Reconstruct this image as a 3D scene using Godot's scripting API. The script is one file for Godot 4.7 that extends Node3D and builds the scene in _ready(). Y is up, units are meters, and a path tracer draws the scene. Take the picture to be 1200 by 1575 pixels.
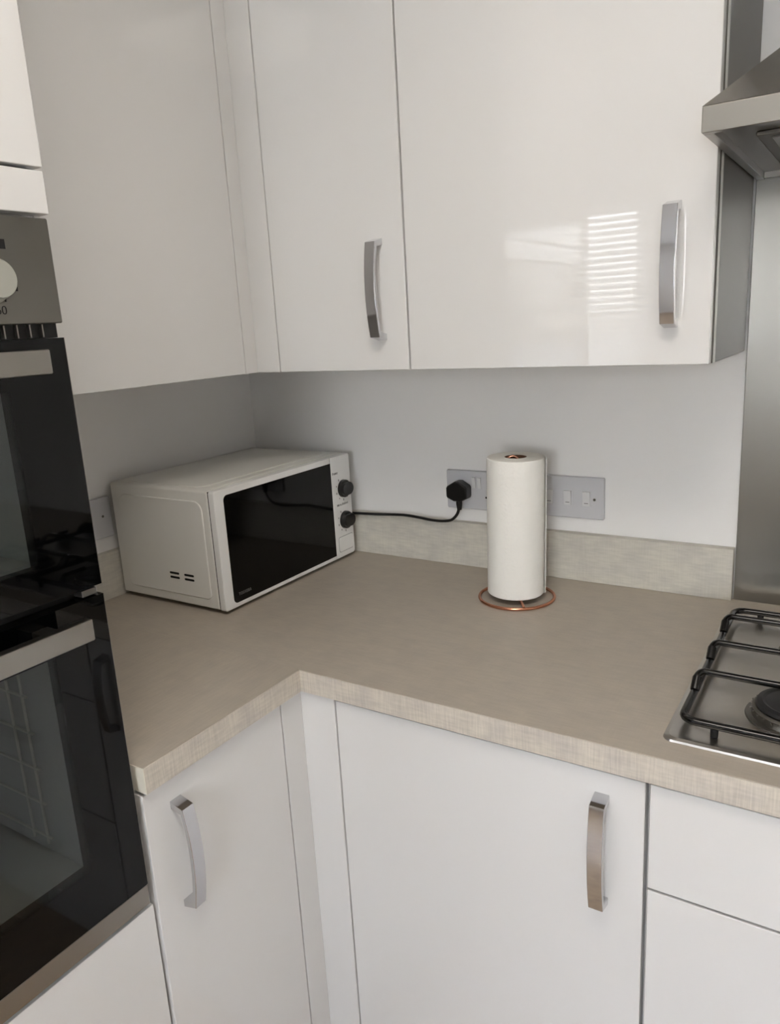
extends Node3D
# A fitted corner kitchen. x runs along the back wall, z along the left wall towards the room, y up, metres.

const WORKTOP_Y := 0.91
const WALL_UNIT_DEPTH := 0.3244
const WALL_UNIT_BOTTOM := 1.3605
const BASE_FRONT := 0.590
const HANDLE_LENGTH := 0.166
const LAMP_AT := Vector3(1.20, 2.42, 1.36)

var M := {}
var used_names := {}
var handle_mesh: ArrayMesh

# ------------------------------------------------------------------ mesh building
class Shape:
	var v := PackedVector3Array()
	var n := PackedVector3Array()
	var uv := PackedVector2Array()
	var turn_uv := false

	func tri(a: Vector3, b: Vector3, c: Vector3, na: Vector3, nb: Vector3, nc: Vector3, ua := Vector2.ZERO, ub := Vector2.ZERO, uc := Vector2.ZERO) -> void:
		var g := (b - a).cross(c - a)
		if g.length_squared() < 1e-20:
			return
		if g.dot(na + nb + nc) > 0.0:
			v.append_array([a, c, b]); n.append_array([na, nc, nb]); uv.append_array([ua, uc, ub])
		else:
			v.append_array([a, b, c]); n.append_array([na, nb, nc]); uv.append_array([ua, ub, uc])

	func uv_of(p: Vector3, nn: Vector3) -> Vector2:
		var a := nn.abs()
		if a.y >= a.x and a.y >= a.z:
			return Vector2(p.z, p.x) if turn_uv else Vector2(p.x, p.z)
		if a.x >= a.z:
			return Vector2(p.z, p.y)
		return Vector2(p.x, p.y)

	func quad(a: Vector3, b: Vector3, c: Vector3, d: Vector3, nn: Vector3) -> void:
		var m := nn.normalized()
		tri(a, b, c, m, m, m, uv_of(a, m), uv_of(b, m), uv_of(c, m))
		tri(a, c, d, m, m, m, uv_of(a, m), uv_of(c, m), uv_of(d, m))

	func quad_s(a: Vector3, b: Vector3, c: Vector3, d: Vector3, na: Vector3, nb: Vector3, nc: Vector3, nd: Vector3) -> void:
		var m := (na + nb + nc + nd).normalized()
		tri(a, b, c, na, nb, nc, uv_of(a, m), uv_of(b, m), uv_of(c, m))
		tri(a, c, d, na, nc, nd, uv_of(a, m), uv_of(c, m), uv_of(d, m))

	# a box from corner lo to corner hi with chamfered edges
	func box(lo: Vector3, hi: Vector3, bevel := 0.0) -> void:
		var c := (lo + hi) * 0.5
		var h := (hi - lo) * 0.5
		var b: float = min(bevel, min(h.x, min(h.y, h.z)) * 0.9)
		for ax in 3:
			var u := (ax + 1) % 3
			var w := (ax + 2) % 3
			for s in [-1.0, 1.0]:
				var q := []
				for k in [[-1, -1], [1, -1], [1, 1], [-1, 1]]:
					var p := Vector3.ZERO
					p[ax] = s * h[ax]; p[u] = k[0] * (h[u] - b); p[w] = k[1] * (h[w] - b)
					q.append(c + p)
				var nn := Vector3.ZERO
				nn[ax] = s
				quad(q[0], q[1], q[2], q[3], nn)
		if b <= 0.0:
			return
		for ax in 3:
			var u := (ax + 1) % 3
			var w := (ax + 2) % 3
			for s in [-1.0, 1.0]:
				for t in [-1.0, 1.0]:
					var q := []
					for k in [[-1, 0], [1, 0], [1, 1], [-1, 1]]:
						var p := Vector3.ZERO
						p[ax] = k[0] * (h[ax] - b)
						p[u] = s * (h[u] - (b if k[1] == 1 else 0.0))
						p[w] = t * (h[w] - (0.0 if k[1] == 1 else b))
						q.append(c + p)
					var na := Vector3.ZERO
					na[u] = s
					var nb := Vector3.ZERO
					nb[w] = t
					quad_s(q[0], q[1], q[2], q[3], na, na, nb, nb)
		for sx in [-1.0, 1.0]:
			for sy in [-1.0, 1.0]:
				for sz in [-1.0, 1.0]:
					var k := Vector3(sx, sy, sz)
					var p0 := c + k * Vector3(h.x, h.y - b, h.z - b)
					var p1 := c + k * Vector3(h.x - b, h.y, h.z - b)
					var p2 := c + k * Vector3(h.x - b, h.y - b, h.z)
					tri(p0, p1, p2, Vector3(sx, 0, 0), Vector3(0, sy, 0), Vector3(0, 0, sz))

	# a round bar through points
	func tube(pts: Array, r: float, sides := 12, closed := false) -> void:
		var rings := []
		var m := pts.size()
		var up := Vector3.ZERO
		for i in m:
			var a: Vector3 = pts[(i - 1 + m) % m] if closed or i > 0 else pts[i]
			var b: Vector3 = pts[(i + 1) % m] if closed or i < m - 1 else pts[i]
			var t := (b - a).normalized()
			if up == Vector3.ZERO:
				up = Vector3.UP if absf(t.y) < 0.9 else Vector3.RIGHT
			var x := up.cross(t).normalized()
			up = t.cross(x).normalized()
			var ring := []
			for k in sides:
				var an := TAU * k / sides
				ring.append([pts[i] + (x * cos(an) + up * sin(an)) * r, x * cos(an) + up * sin(an)])
			rings.append(ring)
		for i in (m if closed else m - 1):
			var r0: Array = rings[i]
			var r1: Array = rings[(i + 1) % m]
			var shift := 0
			if closed and i == m - 1:
				var best := 1e9
				for k in sides:
					var dd: float = (r0[0][0] as Vector3).distance_to(r1[k][0])
					if dd < best:
						best = dd; shift = k
			for k in sides:
				var k2 := (k + 1) % sides
				var a: Array = r0[k]
				var b: Array = r0[k2]
				var c: Array = r1[(k2 + shift) % sides]
				var d: Array = r1[(k + shift) % sides]
				quad_s(a[0], b[0], c[0], d[0], a[1], b[1], c[1], d[1])
		if not closed:
			for e in [[0, 1], [m - 1, m - 2]]:
				var nn: Vector3 = ((pts[e[0]] as Vector3) - (pts[e[1]] as Vector3)).normalized()
				for k in sides:
					tri(pts[e[0]], rings[e[0]][k][0], rings[e[0]][(k + 1) % sides][0], nn, nn, nn)

	# profile of (radius, height) turned about an axis; hard corners between profile pieces
	func lathe(at: Vector3, axis: Vector3, prof: Array, sides := 48) -> void:
		var x := (Vector3.UP if absf(axis.y) < 0.9 else Vector3.RIGHT).cross(axis).normalized()
		var y := axis.cross(x).normalized()
		for i in prof.size() - 1:
			var p: Vector2 = prof[i]
			var q: Vector2 = prof[i + 1]
			var d := q - p
			if d.length() < 1e-7:
				continue
			var pn := Vector2(d.y, -d.x).normalized()
			for k in sides:
				var a0 := TAU * k / sides
				var a1 := TAU * (k + 1) / sides
				var e0 := x * cos(a0) + y * sin(a0)
				var e1 := x * cos(a1) + y * sin(a1)
				var n0 := e0 * pn.x + axis * pn.y
				var n1 := e1 * pn.x + axis * pn.y
				quad_s(at + e0 * p.x + axis * p.y, at + e1 * p.x + axis * p.y, at + e1 * q.x + axis * q.y, at + e0 * q.x + axis * q.y, n0, n1, n1, n0)

	# outline (u, v) pushed along axis w from w0 to w1, edges chamfered; convex or not
	func prism(poly: PackedVector2Array, origin: Vector3, eu: Vector3, ev: Vector3, ew: Vector3, w0: float, w1: float, bevel := 0.0, smooth_deg := 30.0) -> void:
		var m := poly.size()
		if Geometry2D.is_polygon_clockwise(poly):
			poly = poly.duplicate()
			poly.reverse()
		var en := []
		for i in m:
			var d := poly[(i + 1) % m] - poly[i]
			en.append(Vector2(d.y, -d.x).normalized())
		var inset := PackedVector2Array()
		for i in m:
			var n0: Vector2 = en[(i - 1 + m) % m]
			var n1: Vector2 = en[i]
			var s := n0 + n1
			var k: float = 2.0 / max(0.35, s.length_squared())
			inset.append(poly[i] - s * k * bevel)
		var P := func(q: Vector2, w: float) -> Vector3: return origin + eu * q.x + ev * q.y + ew * w
		var V := func(q: Vector2) -> Vector3: return (eu * q.x + ev * q.y).normalized()
		var lim := cos(deg_to_rad(smooth_deg))
		for i in m:
			var j := (i + 1) % m
			var nn: Vector2 = en[i]
			var pi_: Vector2 = en[(i - 1 + m) % m]
			var nj: Vector2 = en[j]
			var na: Vector3 = V.call(nn + pi_ if nn.dot(pi_) > lim else nn)
			var nb: Vector3 = V.call(nn + nj if nn.dot(nj) > lim else nn)
			quad_s(P.call(poly[i], w0 + bevel), P.call(poly[j], w0 + bevel), P.call(poly[j], w1 - bevel), P.call(poly[i], w1 - bevel), na, nb, nb, na)
			if bevel > 0.0:
				quad_s(P.call(poly[i], w1 - bevel), P.call(poly[j], w1 - bevel), P.call(inset[j], w1), P.call(inset[i], w1), na, nb, ew, ew)
				quad_s(P.call(poly[i], w0 + bevel), P.call(poly[j], w0 + bevel), P.call(inset[j], w0), P.call(inset[i], w0), na, nb, -ew, -ew)
		var idx := Geometry2D.triangulate_polygon(inset)
		for i in range(0, idx.size(), 3):
			for e in [[w0, -ew], [w1, ew]]:
				var a: Vector3 = P.call(inset[idx[i]], e[0])
				var b: Vector3 = P.call(inset[idx[i + 1]], e[0])
				var c: Vector3 = P.call(inset[idx[i + 2]], e[0])
				tri(a, b, c, e[1], e[1], e[1], uv_of(a, e[1]), uv_of(b, e[1]), uv_of(c, e[1]))

	func mesh() -> ArrayMesh:
		var a := []
		a.resize(Mesh.ARRAY_MAX)
		a[Mesh.ARRAY_VERTEX] = v
		a[Mesh.ARRAY_NORMAL] = n
		a[Mesh.ARRAY_TEX_UV] = uv
		var am := ArrayMesh.new()
		am.add_surface_from_arrays(Mesh.PRIMITIVE_TRIANGLES, a)
		return am

func rounded(u0: float, v0: float, u1: float, v1: float, radii: Array, steps := 6) -> PackedVector2Array:
	# radii: corners (u0 v0), (u1 v0), (u1 v1), (u0 v1)
	var out := PackedVector2Array()
	var cs := [[u0, v0, 1, 1, PI], [u1, v0, -1, 1, 1.5 * PI], [u1, v1, -1, -1, 0.0], [u0, v1, 1, -1, 0.5 * PI]]
	for k in 4:
		var r: float = radii[k]
		var c: Array = cs[k]
		if r <= 0.0:
			out.append(Vector2(c[0], c[1]))
			continue
		for i in steps + 1:
			var an: float = c[4] + 0.5 * PI * i / steps
			out.append(Vector2(c[0] + c[2] * r + cos(an) * r, c[1] + c[3] * r + sin(an) * r))
	return out

func smooth_path(pts: Array, per := 8) -> Array:
	var out := []
	for i in pts.size() - 1:
		var p0: Vector3 = pts[max(i - 1, 0)]
		var p1: Vector3 = pts[i]
		var p2: Vector3 = pts[i + 1]
		var p3: Vector3 = pts[min(i + 2, pts.size() - 1)]
		for k in per:
			out.append(p1.cubic_interpolate(p2, p0, p3, float(k) / per))
	out.append(pts[-1])
	return out

# ------------------------------------------------------------------ nodes
func numbered(called: String) -> String:
	if not used_names.has(called):
		used_names[called] = 0
		return called
	used_names[called] += 1
	return "%s_%03d" % [called, used_names[called]]

func thing(called: String, label: String, category: String, at := Vector3.ZERO, group := "") -> Node3D:
	var o := Node3D.new()
	o.name = numbered(called)
	add_child(o)
	o.position = at
	o.set_meta("label", label)
	o.set_meta("category", category)
	if group != "":
		o.set_meta("group", group)
	return o

func part(called: String, s: Shape, m: Material, parent: Node, label := "", at := Vector3.ZERO) -> MeshInstance3D:
	var o := MeshInstance3D.new()
	o.name = called
	o.mesh = s.mesh()
	o.material_override = m
	o.cast_shadow = GeometryInstance3D.SHADOW_CASTING_SETTING_ON
	parent.add_child(o, true)
	# shapes are given in world axes; shift them into the parent's frame
	var base := Vector3.ZERO
	var p := parent
	while p != self:
		base += (p as Node3D).position
		p = p.get_parent()
	o.position = at - base
	if label != "":
		o.set_meta("label", label)
	return o

func box_part(called: String, lo: Vector3, hi: Vector3, bevel: float, m: Material, parent: Node, label := "") -> MeshInstance3D:
	# origin of the mesh at its own middle
	var c := (lo + hi) * 0.5
	var s := Shape.new()
	s.box(lo - c, hi - c, bevel)
	return part(called, s, m, parent, label, c)

func structure(called: String, s: Shape, m: Material, label := "") -> MeshInstance3D:
	var o := part(called, s, m, self, label)
	o.set_meta("kind", "structure")
	return o

func single(called: String, s: Shape, m: Material, label: String, category: String, group := "") -> MeshInstance3D:
	var o := part(numbered(called), s, m, self, label)
	o.set_meta("category", category)
	if group != "":
		o.set_meta("group", group)
	return o

func writing(text: String, size: float, at: Vector3, face: Vector3, m: Material, parent: Node, called := "lettering", bold := false) -> void:
	var t := TextMesh.new()
	t.text = text
	var f := SystemFont.new()
	f.font_names = PackedStringArray(["Droid Sans"])
	if bold:
		f.font_weight = 700
	t.font = f
	t.font_size = 32
	t.pixel_size = size / 32.0
	t.depth = 0.0004
	t.curve_step = 2.0
	var o := MeshInstance3D.new()
	o.name = called
	o.mesh = t
	o.material_override = m
	parent.add_child(o, true)
	var base := Vector3.ZERO
	var p := parent
	while p != self:
		base += (p as Node3D).position
		p = p.get_parent()
	o.position = at - base
	if face.x > 0.5:
		o.rotation.y = PI / 2

# ------------------------------------------------------------------ materials
func mat(color: Color, rough: float, metal := 0.0, specular := 0.5) -> StandardMaterial3D:
	var m := StandardMaterial3D.new()
	m.albedo_color = color
	m.roughness = rough
	m.metallic = metal
	m.metallic_specular = specular
	return m

func noise(s: int, f: float, oct := 3) -> FastNoiseLite:
	var n := FastNoiseLite.new()
	n.seed = s
	n.frequency = f
	n.noise_type = FastNoiseLite.TYPE_SIMPLEX_SMOOTH
	n.fractal_octaves = oct
	return n

func wood_texture(s: int, base: Color, contrast: float, cross: float) -> ImageTexture:
	# pale sawn-oak print: grain along u, fine saw marks across it. One repeat is 0.8 m by 0.4 m.
	var w := 1024
	var h := 512
	var im := Image.create(w, h, true, Image.FORMAT_RGB8)
	var grain := noise(s, 1.0, 4)
	var broad := noise(s + 1, 1.0, 2)
	var saw := noise(s + 2, 1.0, 2)
	for y in h:
		for x in w:
			var u := float(x) / w * TAU
			# the print closes on itself along u
			var cu := cos(u) * 1.1
			var su := sin(u) * 1.1
			var fv := float(y) / h
			var a := grain.get_noise_3d(cu * 3.0, su * 3.0, fv * 70.0)
			var b := broad.get_noise_3d(cu * 2.0, su * 2.0, fv * 9.0)
			var c := saw.get_noise_3d(cu * 55.0, su * 55.0, fv * 7.0)
			var k := 1.0 + contrast * (0.55 * a + 0.45 * b) + cross * c
			im.set_pixel(x, y, Color(base.r * k, base.g * k, base.b * (k - 0.12 * contrast * b)))
	im.generate_mipmaps()
	return ImageTexture.create_from_image(im)

func wood(s: int, base: Color, contrast: float, cross: float, rough: float) -> StandardMaterial3D:
	var m := mat(Color(1, 1, 1), rough)
	m.albedo_texture = wood_texture(s, base, contrast, cross)
	m.uv1_scale = Vector3(1.0 / 0.8, 1.0 / 0.4, 1)
	m.metallic_specular = 0.4
	return m

func brushed(s: int, color: Color, rough: float) -> StandardMaterial3D:
	# brushed stainless steel: fine lines along u
	var w := 512
	var h := 512
	var im := Image.create(w, h, true, Image.FORMAT_RGB8)
	var fine := noise(s, 1.0, 3)
	for y in h:
		for x in w:
			var u := float(x) / w * TAU
			var k := 0.5 + 0.06 * fine.get_noise_3d(cos(u) * 1.6, sin(u) * 1.6, y * 0.9)
			im.set_pixel(x, y, Color(k, k, k))
	im.generate_mipmaps()
	var m := mat(color, rough, 1.0)
	m.roughness_texture = ImageTexture.create_from_image(im)
	m.roughness = rough * 2.0
	m.uv1_scale = Vector3(2.5, 5.0, 1)
	m.anisotropy_enabled = true
	m.anisotropy = 0.6
	return m

func plaster(s: int, color: Color, rough: float) -> StandardMaterial3D:
	var m := mat(color, rough)
	var t := NoiseTexture2D.new()
	t.width = 256
	t.height = 256
	t.seamless = true
	t.noise = noise(s, 0.04, 4)
	m.heightmap_enabled = true
	m.heightmap_texture = t
	m.heightmap_scale = 0.02
	m.uv1_triplanar = true
	m.uv1_scale = Vector3(4, 4, 4)
	return m

func make_materials() -> void:
	M.gloss = mat(Color(0.855, 0.85, 0.84), 0.025)
	M.carcass = mat(Color(0.88, 0.875, 0.86), 0.35)
	M.grey_panel = mat(Color(0.38, 0.37, 0.35), 0.3, 0.0, 0.25)
	M.wall = plaster(5, Color(0.935, 0.93, 0.92), 0.75)
	M.ceiling = plaster(6, Color(0.95, 0.95, 0.94), 0.85)
	M.worktop = wood(11, Color(0.69, 0.655, 0.605), 0.055, 0.012, 0.42)
	M.worktop_edge = wood(23, Color(0.77, 0.74, 0.695), 0.11, 0.07, 0.45)
	M.upstand = wood(37, Color(0.78, 0.765, 0.725), 0.10, 0.025, 0.45)
	M.end_strip = mat(Color(0.88, 0.86, 0.80), 0.4)
	M.chrome = mat(Color(0.80, 0.80, 0.81), 0.07, 1.0)
	M.steel = mat(Color(0.58, 0.57, 0.55), 0.30, 1.0)
	M.steel.anisotropy_enabled = true
	M.steel.anisotropy = 0.6
	M.hob_steel = brushed(7, Color(0.74, 0.725, 0.70), 0.30)
	M.hob_steel.anisotropy = 0.3
	M.oven_steel = mat(Color(0.52, 0.51, 0.485), 0.32, 1.0)
	M.steel_plain = mat(Color(0.60, 0.585, 0.56), 0.30, 1.0)
	M.black_glass = mat(Color(0.012, 0.014, 0.016), 0.03, 0.0, 0.35)
	M.oven_pane = mat(Color(0.02, 0.024, 0.026), 0.03, 0.0, 0.35)
	M.oven_pane.transparency = BaseMaterial3D.TRANSPARENCY_ALPHA
	M.oven_pane.albedo_color.a = 0.30
	M.enamel = mat(Color(0.56, 0.585, 0.56), 0.35)
	M.black_plastic = mat(Color(0.018, 0.019, 0.022), 0.38)
	M.iron = mat(Color(0.012, 0.012, 0.014), 0.2)
	M.burner = mat(Color(0.10, 0.10, 0.105), 0.42)
	M.alu = mat(Color(0.50, 0.49, 0.47), 0.4, 1.0)
	M.dial = mat(Color(0.72, 0.72, 0.68), 0.35, 0.5)
	M.micro_white = mat(Color(0.90, 0.895, 0.87), 0.3)
	M.fascia = mat(Color(0.92, 0.92, 0.91), 0.28)
	M.micro_black = mat(Color(0.012, 0.013, 0.014), 0.05, 0.0, 0.35)
	M.dark_slot = mat(Color(0.03, 0.028, 0.027), 0.8)
	M.socket = mat(Color(0.80, 0.80, 0.81), 0.28)
	M.rocker = mat(Color(0.87, 0.87, 0.87), 0.22)
	M.screw = mat(Color(0.45, 0.44, 0.42), 0.35, 1.0)
	M.print_grey = mat(Color(0.30, 0.29, 0.29), 0.6)
	M.print_pale = mat(Color(0.42, 0.42, 0.42), 0.5)
	M.print_black = mat(Color(0.03, 0.03, 0.03), 0.6)
	M.copper = mat(Color(0.84, 0.60, 0.49), 0.2, 1.0)
	M.paper = plaster(9, Color(0.93, 0.925, 0.90), 0.95)
	M.paper.heightmap_scale = 0.06
	M.paper.uv1_scale = Vector3(12, 12, 12)
	M.cardboard = mat(Color(0.42, 0.30, 0.22), 0.9)
	M.rubber = mat(Color(0.03, 0.03, 0.03), 0.8)
	M.floor = wood(51, Color(0.70, 0.62, 0.53), 0.2, 0.03, 0.35)
	M.upvc = mat(Color(0.92, 0.92, 0.92), 0.25)
	M.slat = mat(Color(0.90, 0.89, 0.87), 0.45)
	M.pane = mat(Color(0.95, 0.97, 0.97), 0.02)
	M.pane.transparency = BaseMaterial3D.TRANSPARENCY_ALPHA
	M.pane.albedo_color.a = 0.06
	M.diffuser = mat(Color(0.95, 0.95, 0.93), 0.5)
	M.diffuser.emission_enabled = true
	M.diffuser.emission = Color(1.0, 0.965, 0.92)
	M.diffuser.emission_energy_multiplier = 0.6
	M.paving = plaster(14, Color(0.83, 0.82, 0.79), 0.9)

# ------------------------------------------------------------------ doors and handles
func make_handle_mesh() -> ArrayMesh:
	# bowed chrome pull: flat band on two feet, side profile (height, distance from the door) pushed across its width
	var L := HANDLE_LENGTH
	var out := PackedVector2Array()
	var steps := 18
	out.append(Vector2(-L / 2, 0.0))
	var ends := L / 2 - 0.006
	for i in steps + 1:
		var y: float = -ends + 2.0 * ends * i / steps
		out.append(Vector2(y, 0.0235 + 0.0085 * (1.0 - pow(y / ends, 2.0))))
	out.append(Vector2(L / 2, 0.0))
	out.append(Vector2(L / 2 - 0.011, 0.0))
	var inner := L / 2 - 0.0145
	for i in steps + 1:
		var y: float = inner - 2.0 * inner * i / steps
		out.append(Vector2(y, 0.0165 + 0.0085 * (1.0 - pow(y / ends, 2.0))))
	out.append(Vector2(-L / 2 + 0.011, 0.0))
	var s := Shape.new()
	s.prism(out, Vector3.ZERO, Vector3.UP, Vector3.BACK, Vector3.RIGHT, -0.010, 0.010, 0.0009)
	return s.mesh()

func add_handle(door: Node3D, at: Vector3, facing_x: bool, horizontal := false) -> void:
	var o := MeshInstance3D.new()
	o.name = "handle"
	o.mesh = handle_mesh
	o.material_override = M.chrome
	o.set_meta("label", "bowed chrome pull handle")
	door.add_child(o, true)
	var base := Vector3.ZERO
	var p: Node = door
	while p != self:
		base += (p as Node3D).position
		p = p.get_parent()
	o.position = at - base
	if facing_x:
		o.rotation.y = PI / 2
	if horizontal:
		o.rotation.z = PI / 2

# ------------------------------------------------------------------ scene
func _ready() -> void:
	# camera
	var cam := Camera3D.new()
	cam.name = "camera"
	add_child(cam)
	cam.transform = Transform3D(Basis(Vector3(0.84387, -0.05537, -0.53369), Vector3(-0.08268, 0.96936, -0.2313), Vector3(0.53014, 0.23932, 0.81343)).orthonormalized(), Vector3(1.34968, 1.43924, 1.45699))
	cam.fov = 67.6236
	cam.near = 0.02
	cam.far = 200.0
	cam.current = true
	# sky and exposure
	var env := Environment.new()
	var sky := Sky.new()
	var sm := ProceduralSkyMaterial.new()
	sm.sky_top_color = Color(0.86, 0.91, 1.0)
	sm.sky_horizon_color = Color(0.98, 0.97, 0.95)
	sm.ground_horizon_color = Color(0.62, 0.60, 0.56)
	sm.ground_bottom_color = Color(0.50, 0.48, 0.44)
	sm.sun_angle_max = 0.0
	sm.energy_multiplier = 1.0
	sky.sky_material = sm
	env.background_mode = Environment.BG_SKY
	env.sky = sky
	env.background_energy_multiplier = 6.0
	env.tonemap_mode = Environment.TONE_MAPPER_LINEAR
	env.tonemap_exposure = 4.3
	env.sdfgi_enabled = true
	env.ssao_enabled = true
	env.ssil_enabled = true
	# flat ceiling panel lamp above the middle of the kitchen
	var lamp_light := AreaLight3D.new()
	lamp_light.name = "ceiling_lamp_light"
	lamp_light.area_size = Vector2(0.58, 0.58)
	lamp_light.light_color = Color(1.0, 0.965, 0.92)
	lamp_light.light_energy = 0.26
	lamp_light.area_range = 12.0
	lamp_light.area_attenuation = 2.0
	lamp_light.shadow_enabled = true
	add_child(lamp_light)
	lamp_light.position = LAMP_AT + Vector3(0, -0.036, 0)
	lamp_light.rotation.x = -PI / 2
	var we := WorldEnvironment.new()
	we.name = "environment"
	we.environment = env
	add_child(we)

	make_materials()
	handle_mesh = make_handle_mesh()
	build_room()
	build_worktop()
	build_wall_units()
	build_base_units()
	build_tall_unit()
	build_oven()
	build_splashback_and_hood()
	build_hob()
	build_microwave()
	build_sockets()
	build_roll()

func build_room() -> void:
	var s := Shape.new()
	s.turn_uv = true
	s.box(Vector3(-2.6, -0.12, -0.12), Vector3(2.62, 0.0, 4.32))
	structure("floor", s, M.floor)
	s = Shape.new()
	s.box(Vector3(-2.6, 2.42, -0.12), Vector3(2.62, 2.54, 4.32))
	structure("ceiling", s, M.ceiling)
	s = Shape.new()
	s.box(Vector3(-0.12, 0, -0.12), Vector3(2.5, 2.42, 0.0))
	structure("wall_back", s, M.wall, "off-white painted wall behind the paper roll")
	s = Shape.new()
	s.box(Vector3(-0.12, 0, 0.0), Vector3(0.0, 2.42, 1.64))
	structure("wall_left", s, M.wall, "off-white painted wall behind the microwave")
	s = Shape.new()
	s.box(Vector3(-2.5, 0, 1.52), Vector3(-0.12, 2.42, 1.64))
	structure("wall_partition", s, M.wall)
	s = Shape.new()
	s.box(Vector3(-2.6, 0, 1.52), Vector3(-2.5, 2.42, 4.2))
	structure("wall_far_left", s, M.wall)
	s = Shape.new()
	s.box(Vector3(2.5, 0, -0.12), Vector3(2.62, 2.42, 4.2))
	structure("wall_right", s, M.wall)
	# wall with the window and the glazed door, opposite the cabinets
	var wx0 := -2.1
	var wx1 := 0.05
	var wy0 := 0.92
	var wy1 := 2.10
	var dx0 := 1.45
	var dx1 := 2.40
	var dy1 := 2.08
	s = Shape.new()
	s.box(Vector3(-2.6, 0, 4.2), Vector3(wx0, 2.42, 4.32))
	s.box(Vector3(wx0, 0, 4.2), Vector3(wx1, wy0, 4.32))
	s.box(Vector3(wx0, wy1, 4.2), Vector3(wx1, 2.42, 4.32))
	s.box(Vector3(wx1, 0, 4.2), Vector3(dx0, 2.42, 4.32))
	s.box(Vector3(dx0, dy1, 4.2), Vector3(dx1, 2.42, 4.32))
	s.box(Vector3(dx1, 0, 4.2), Vector3(2.62, 2.42, 4.32))
	structure("wall_front", s, M.wall)
	# window: frame, mullion and two panes
	var w := Node3D.new()
	w.name = "window_1"
	w.set_meta("kind", "structure")
	add_child(w)
	w.position = Vector3((wx0 + wx1) * 0.5, wy0, 4.26)
	s = Shape.new()
	var t := 0.055
	s.box(Vector3(wx0, wy0, 4.23), Vector3(wx1, wy0 + t, 4.30), 0.006)
	s.box(Vector3(wx0, wy1 - t, 4.23), Vector3(wx1, wy1, 4.30), 0.006)
	s.box(Vector3(wx0, wy0 + t, 4.23), Vector3(wx0 + t, wy1 - t, 4.30), 0.006)
	s.box(Vector3(wx1 - t, wy0 + t, 4.23), Vector3(wx1, wy1 - t, 4.30), 0.006)
	var mx := (wx0 + wx1) * 0.5
	s.box(Vector3(mx - 0.04, wy0 + t, 4.23), Vector3(mx + 0.04, wy1 - t, 4.30), 0.006)
	part("window_frame", s, M.upvc, w)
	for r in [[wx0 + t, mx - 0.04], [mx + 0.04, wx1 - t]]:
		box_part("pane", Vector3(r[0], wy0 + t, 4.262), Vector3(r[1], wy1 - t, 4.266), 0.0, M.pane, w)
	box_part("window_sill", Vector3(wx0 - 0.03, wy0 - 0.025, 4.13), Vector3(wx1 + 0.03, wy0, 4.23), 0.006, M.upvc, w)
	# glazed back door
	var d := Node3D.new()
	d.name = "door_1"
	d.set_meta("kind", "structure")
	add_child(d)
	d.position = Vector3((dx0 + dx1) * 0.5, 0, 4.26)
	s = Shape.new()
	t = 0.09
	s.box(Vector3(dx0, 0, 4.23), Vector3(dx0 + t, dy1, 4.30), 0.006)
	s.box(Vector3(dx1 - t, 0, 4.23), Vector3(dx1, dy1, 4.30), 0.006)
	s.box(Vector3(dx0 + t, dy1 - t, 4.23), Vector3(dx1 - t, dy1, 4.30), 0.006)
	s.box(Vector3(dx0 + t, 0, 4.23), Vector3(dx1 - t, 0.95, 4.30), 0.006)
	part("door_frame", s, M.upvc, d)
	box_part("pane", Vector3(dx0 + t, 0.95, 4.262), Vector3(dx1 - t, dy1 - t, 4.266), 0.0, M.pane, d)
	s = Shape.new()
	s.tube(smooth_path([Vector3(dx0 + 0.045, 1.02, 4.23), Vector3(dx0 + 0.045, 1.02, 4.19), Vector3(dx0 + 0.07, 1.02, 4.175), Vector3(dx0 + 0.16, 1.02, 4.175)]), 0.009)
	part("door_handle", s, M.chrome, d)
	# venetian blind in the window
	var b := thing("venetian_blind", "white venetian blind seen only as a reflection in the wide gloss cupboard door", "blind", Vector3(mx, wy1, 4.16))
	box_part("head_rail", Vector3(wx0 + 0.02, wy1 - 0.05, 4.135), Vector3(wx1 - 0.02, wy1 - 0.005, 4.185), 0.004, M.slat, b)
	var slat := Shape.new()
	var half := (wx1 - wx0) * 0.5 - 0.02
	var prev := Vector2.ZERO
	for i in 7:
		var f := (i / 6.0 - 0.5) * 0.048
		var q := Vector2(f * cos(0.82), f * sin(0.82) + 0.0022 * (1.0 - pow(f / 0.024, 2.0)))
		if i > 0:
			var nn := Vector3(0, q.x - prev.x, -(q.y - prev.y)).normalized()
			slat.quad(Vector3(-half, prev.y, prev.x), Vector3(half, prev.y, prev.x), Vector3(half, q.y, q.x), Vector3(-half, q.y, q.x), nn)
			slat.quad(Vector3(-half, prev.y - 0.0009, prev.x), Vector3(half, prev.y - 0.0009, prev.x), Vector3(half, q.y - 0.0009, q.x), Vector3(-half, q.y - 0.0009, q.x), -nn)
		prev = q
	var slat_mesh := slat.mesh()
	for i in 27:
		var o := MeshInstance3D.new()
		o.name = "slat"
		o.mesh = slat_mesh
		o.material_override = M.slat
		b.add_child(o, true)
		o.position = Vector3(0, -0.075 - 0.040 * i, 0)
	for x in [-half + 0.2, 0.0, half - 0.2]:
		s = Shape.new()
		s.box(Vector3(mx + x - 0.0015, wy0 + 0.02, 4.133), Vector3(mx + x + 0.0015, wy1 - 0.05, 4.135))
		part("ladder_cord", s, M.slat, b)
	# ceiling lamp
	var l := thing("ceiling_lamp", "flat square white ceiling panel lamp overhead", "lamp", LAMP_AT)
	s = Shape.new()
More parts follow.
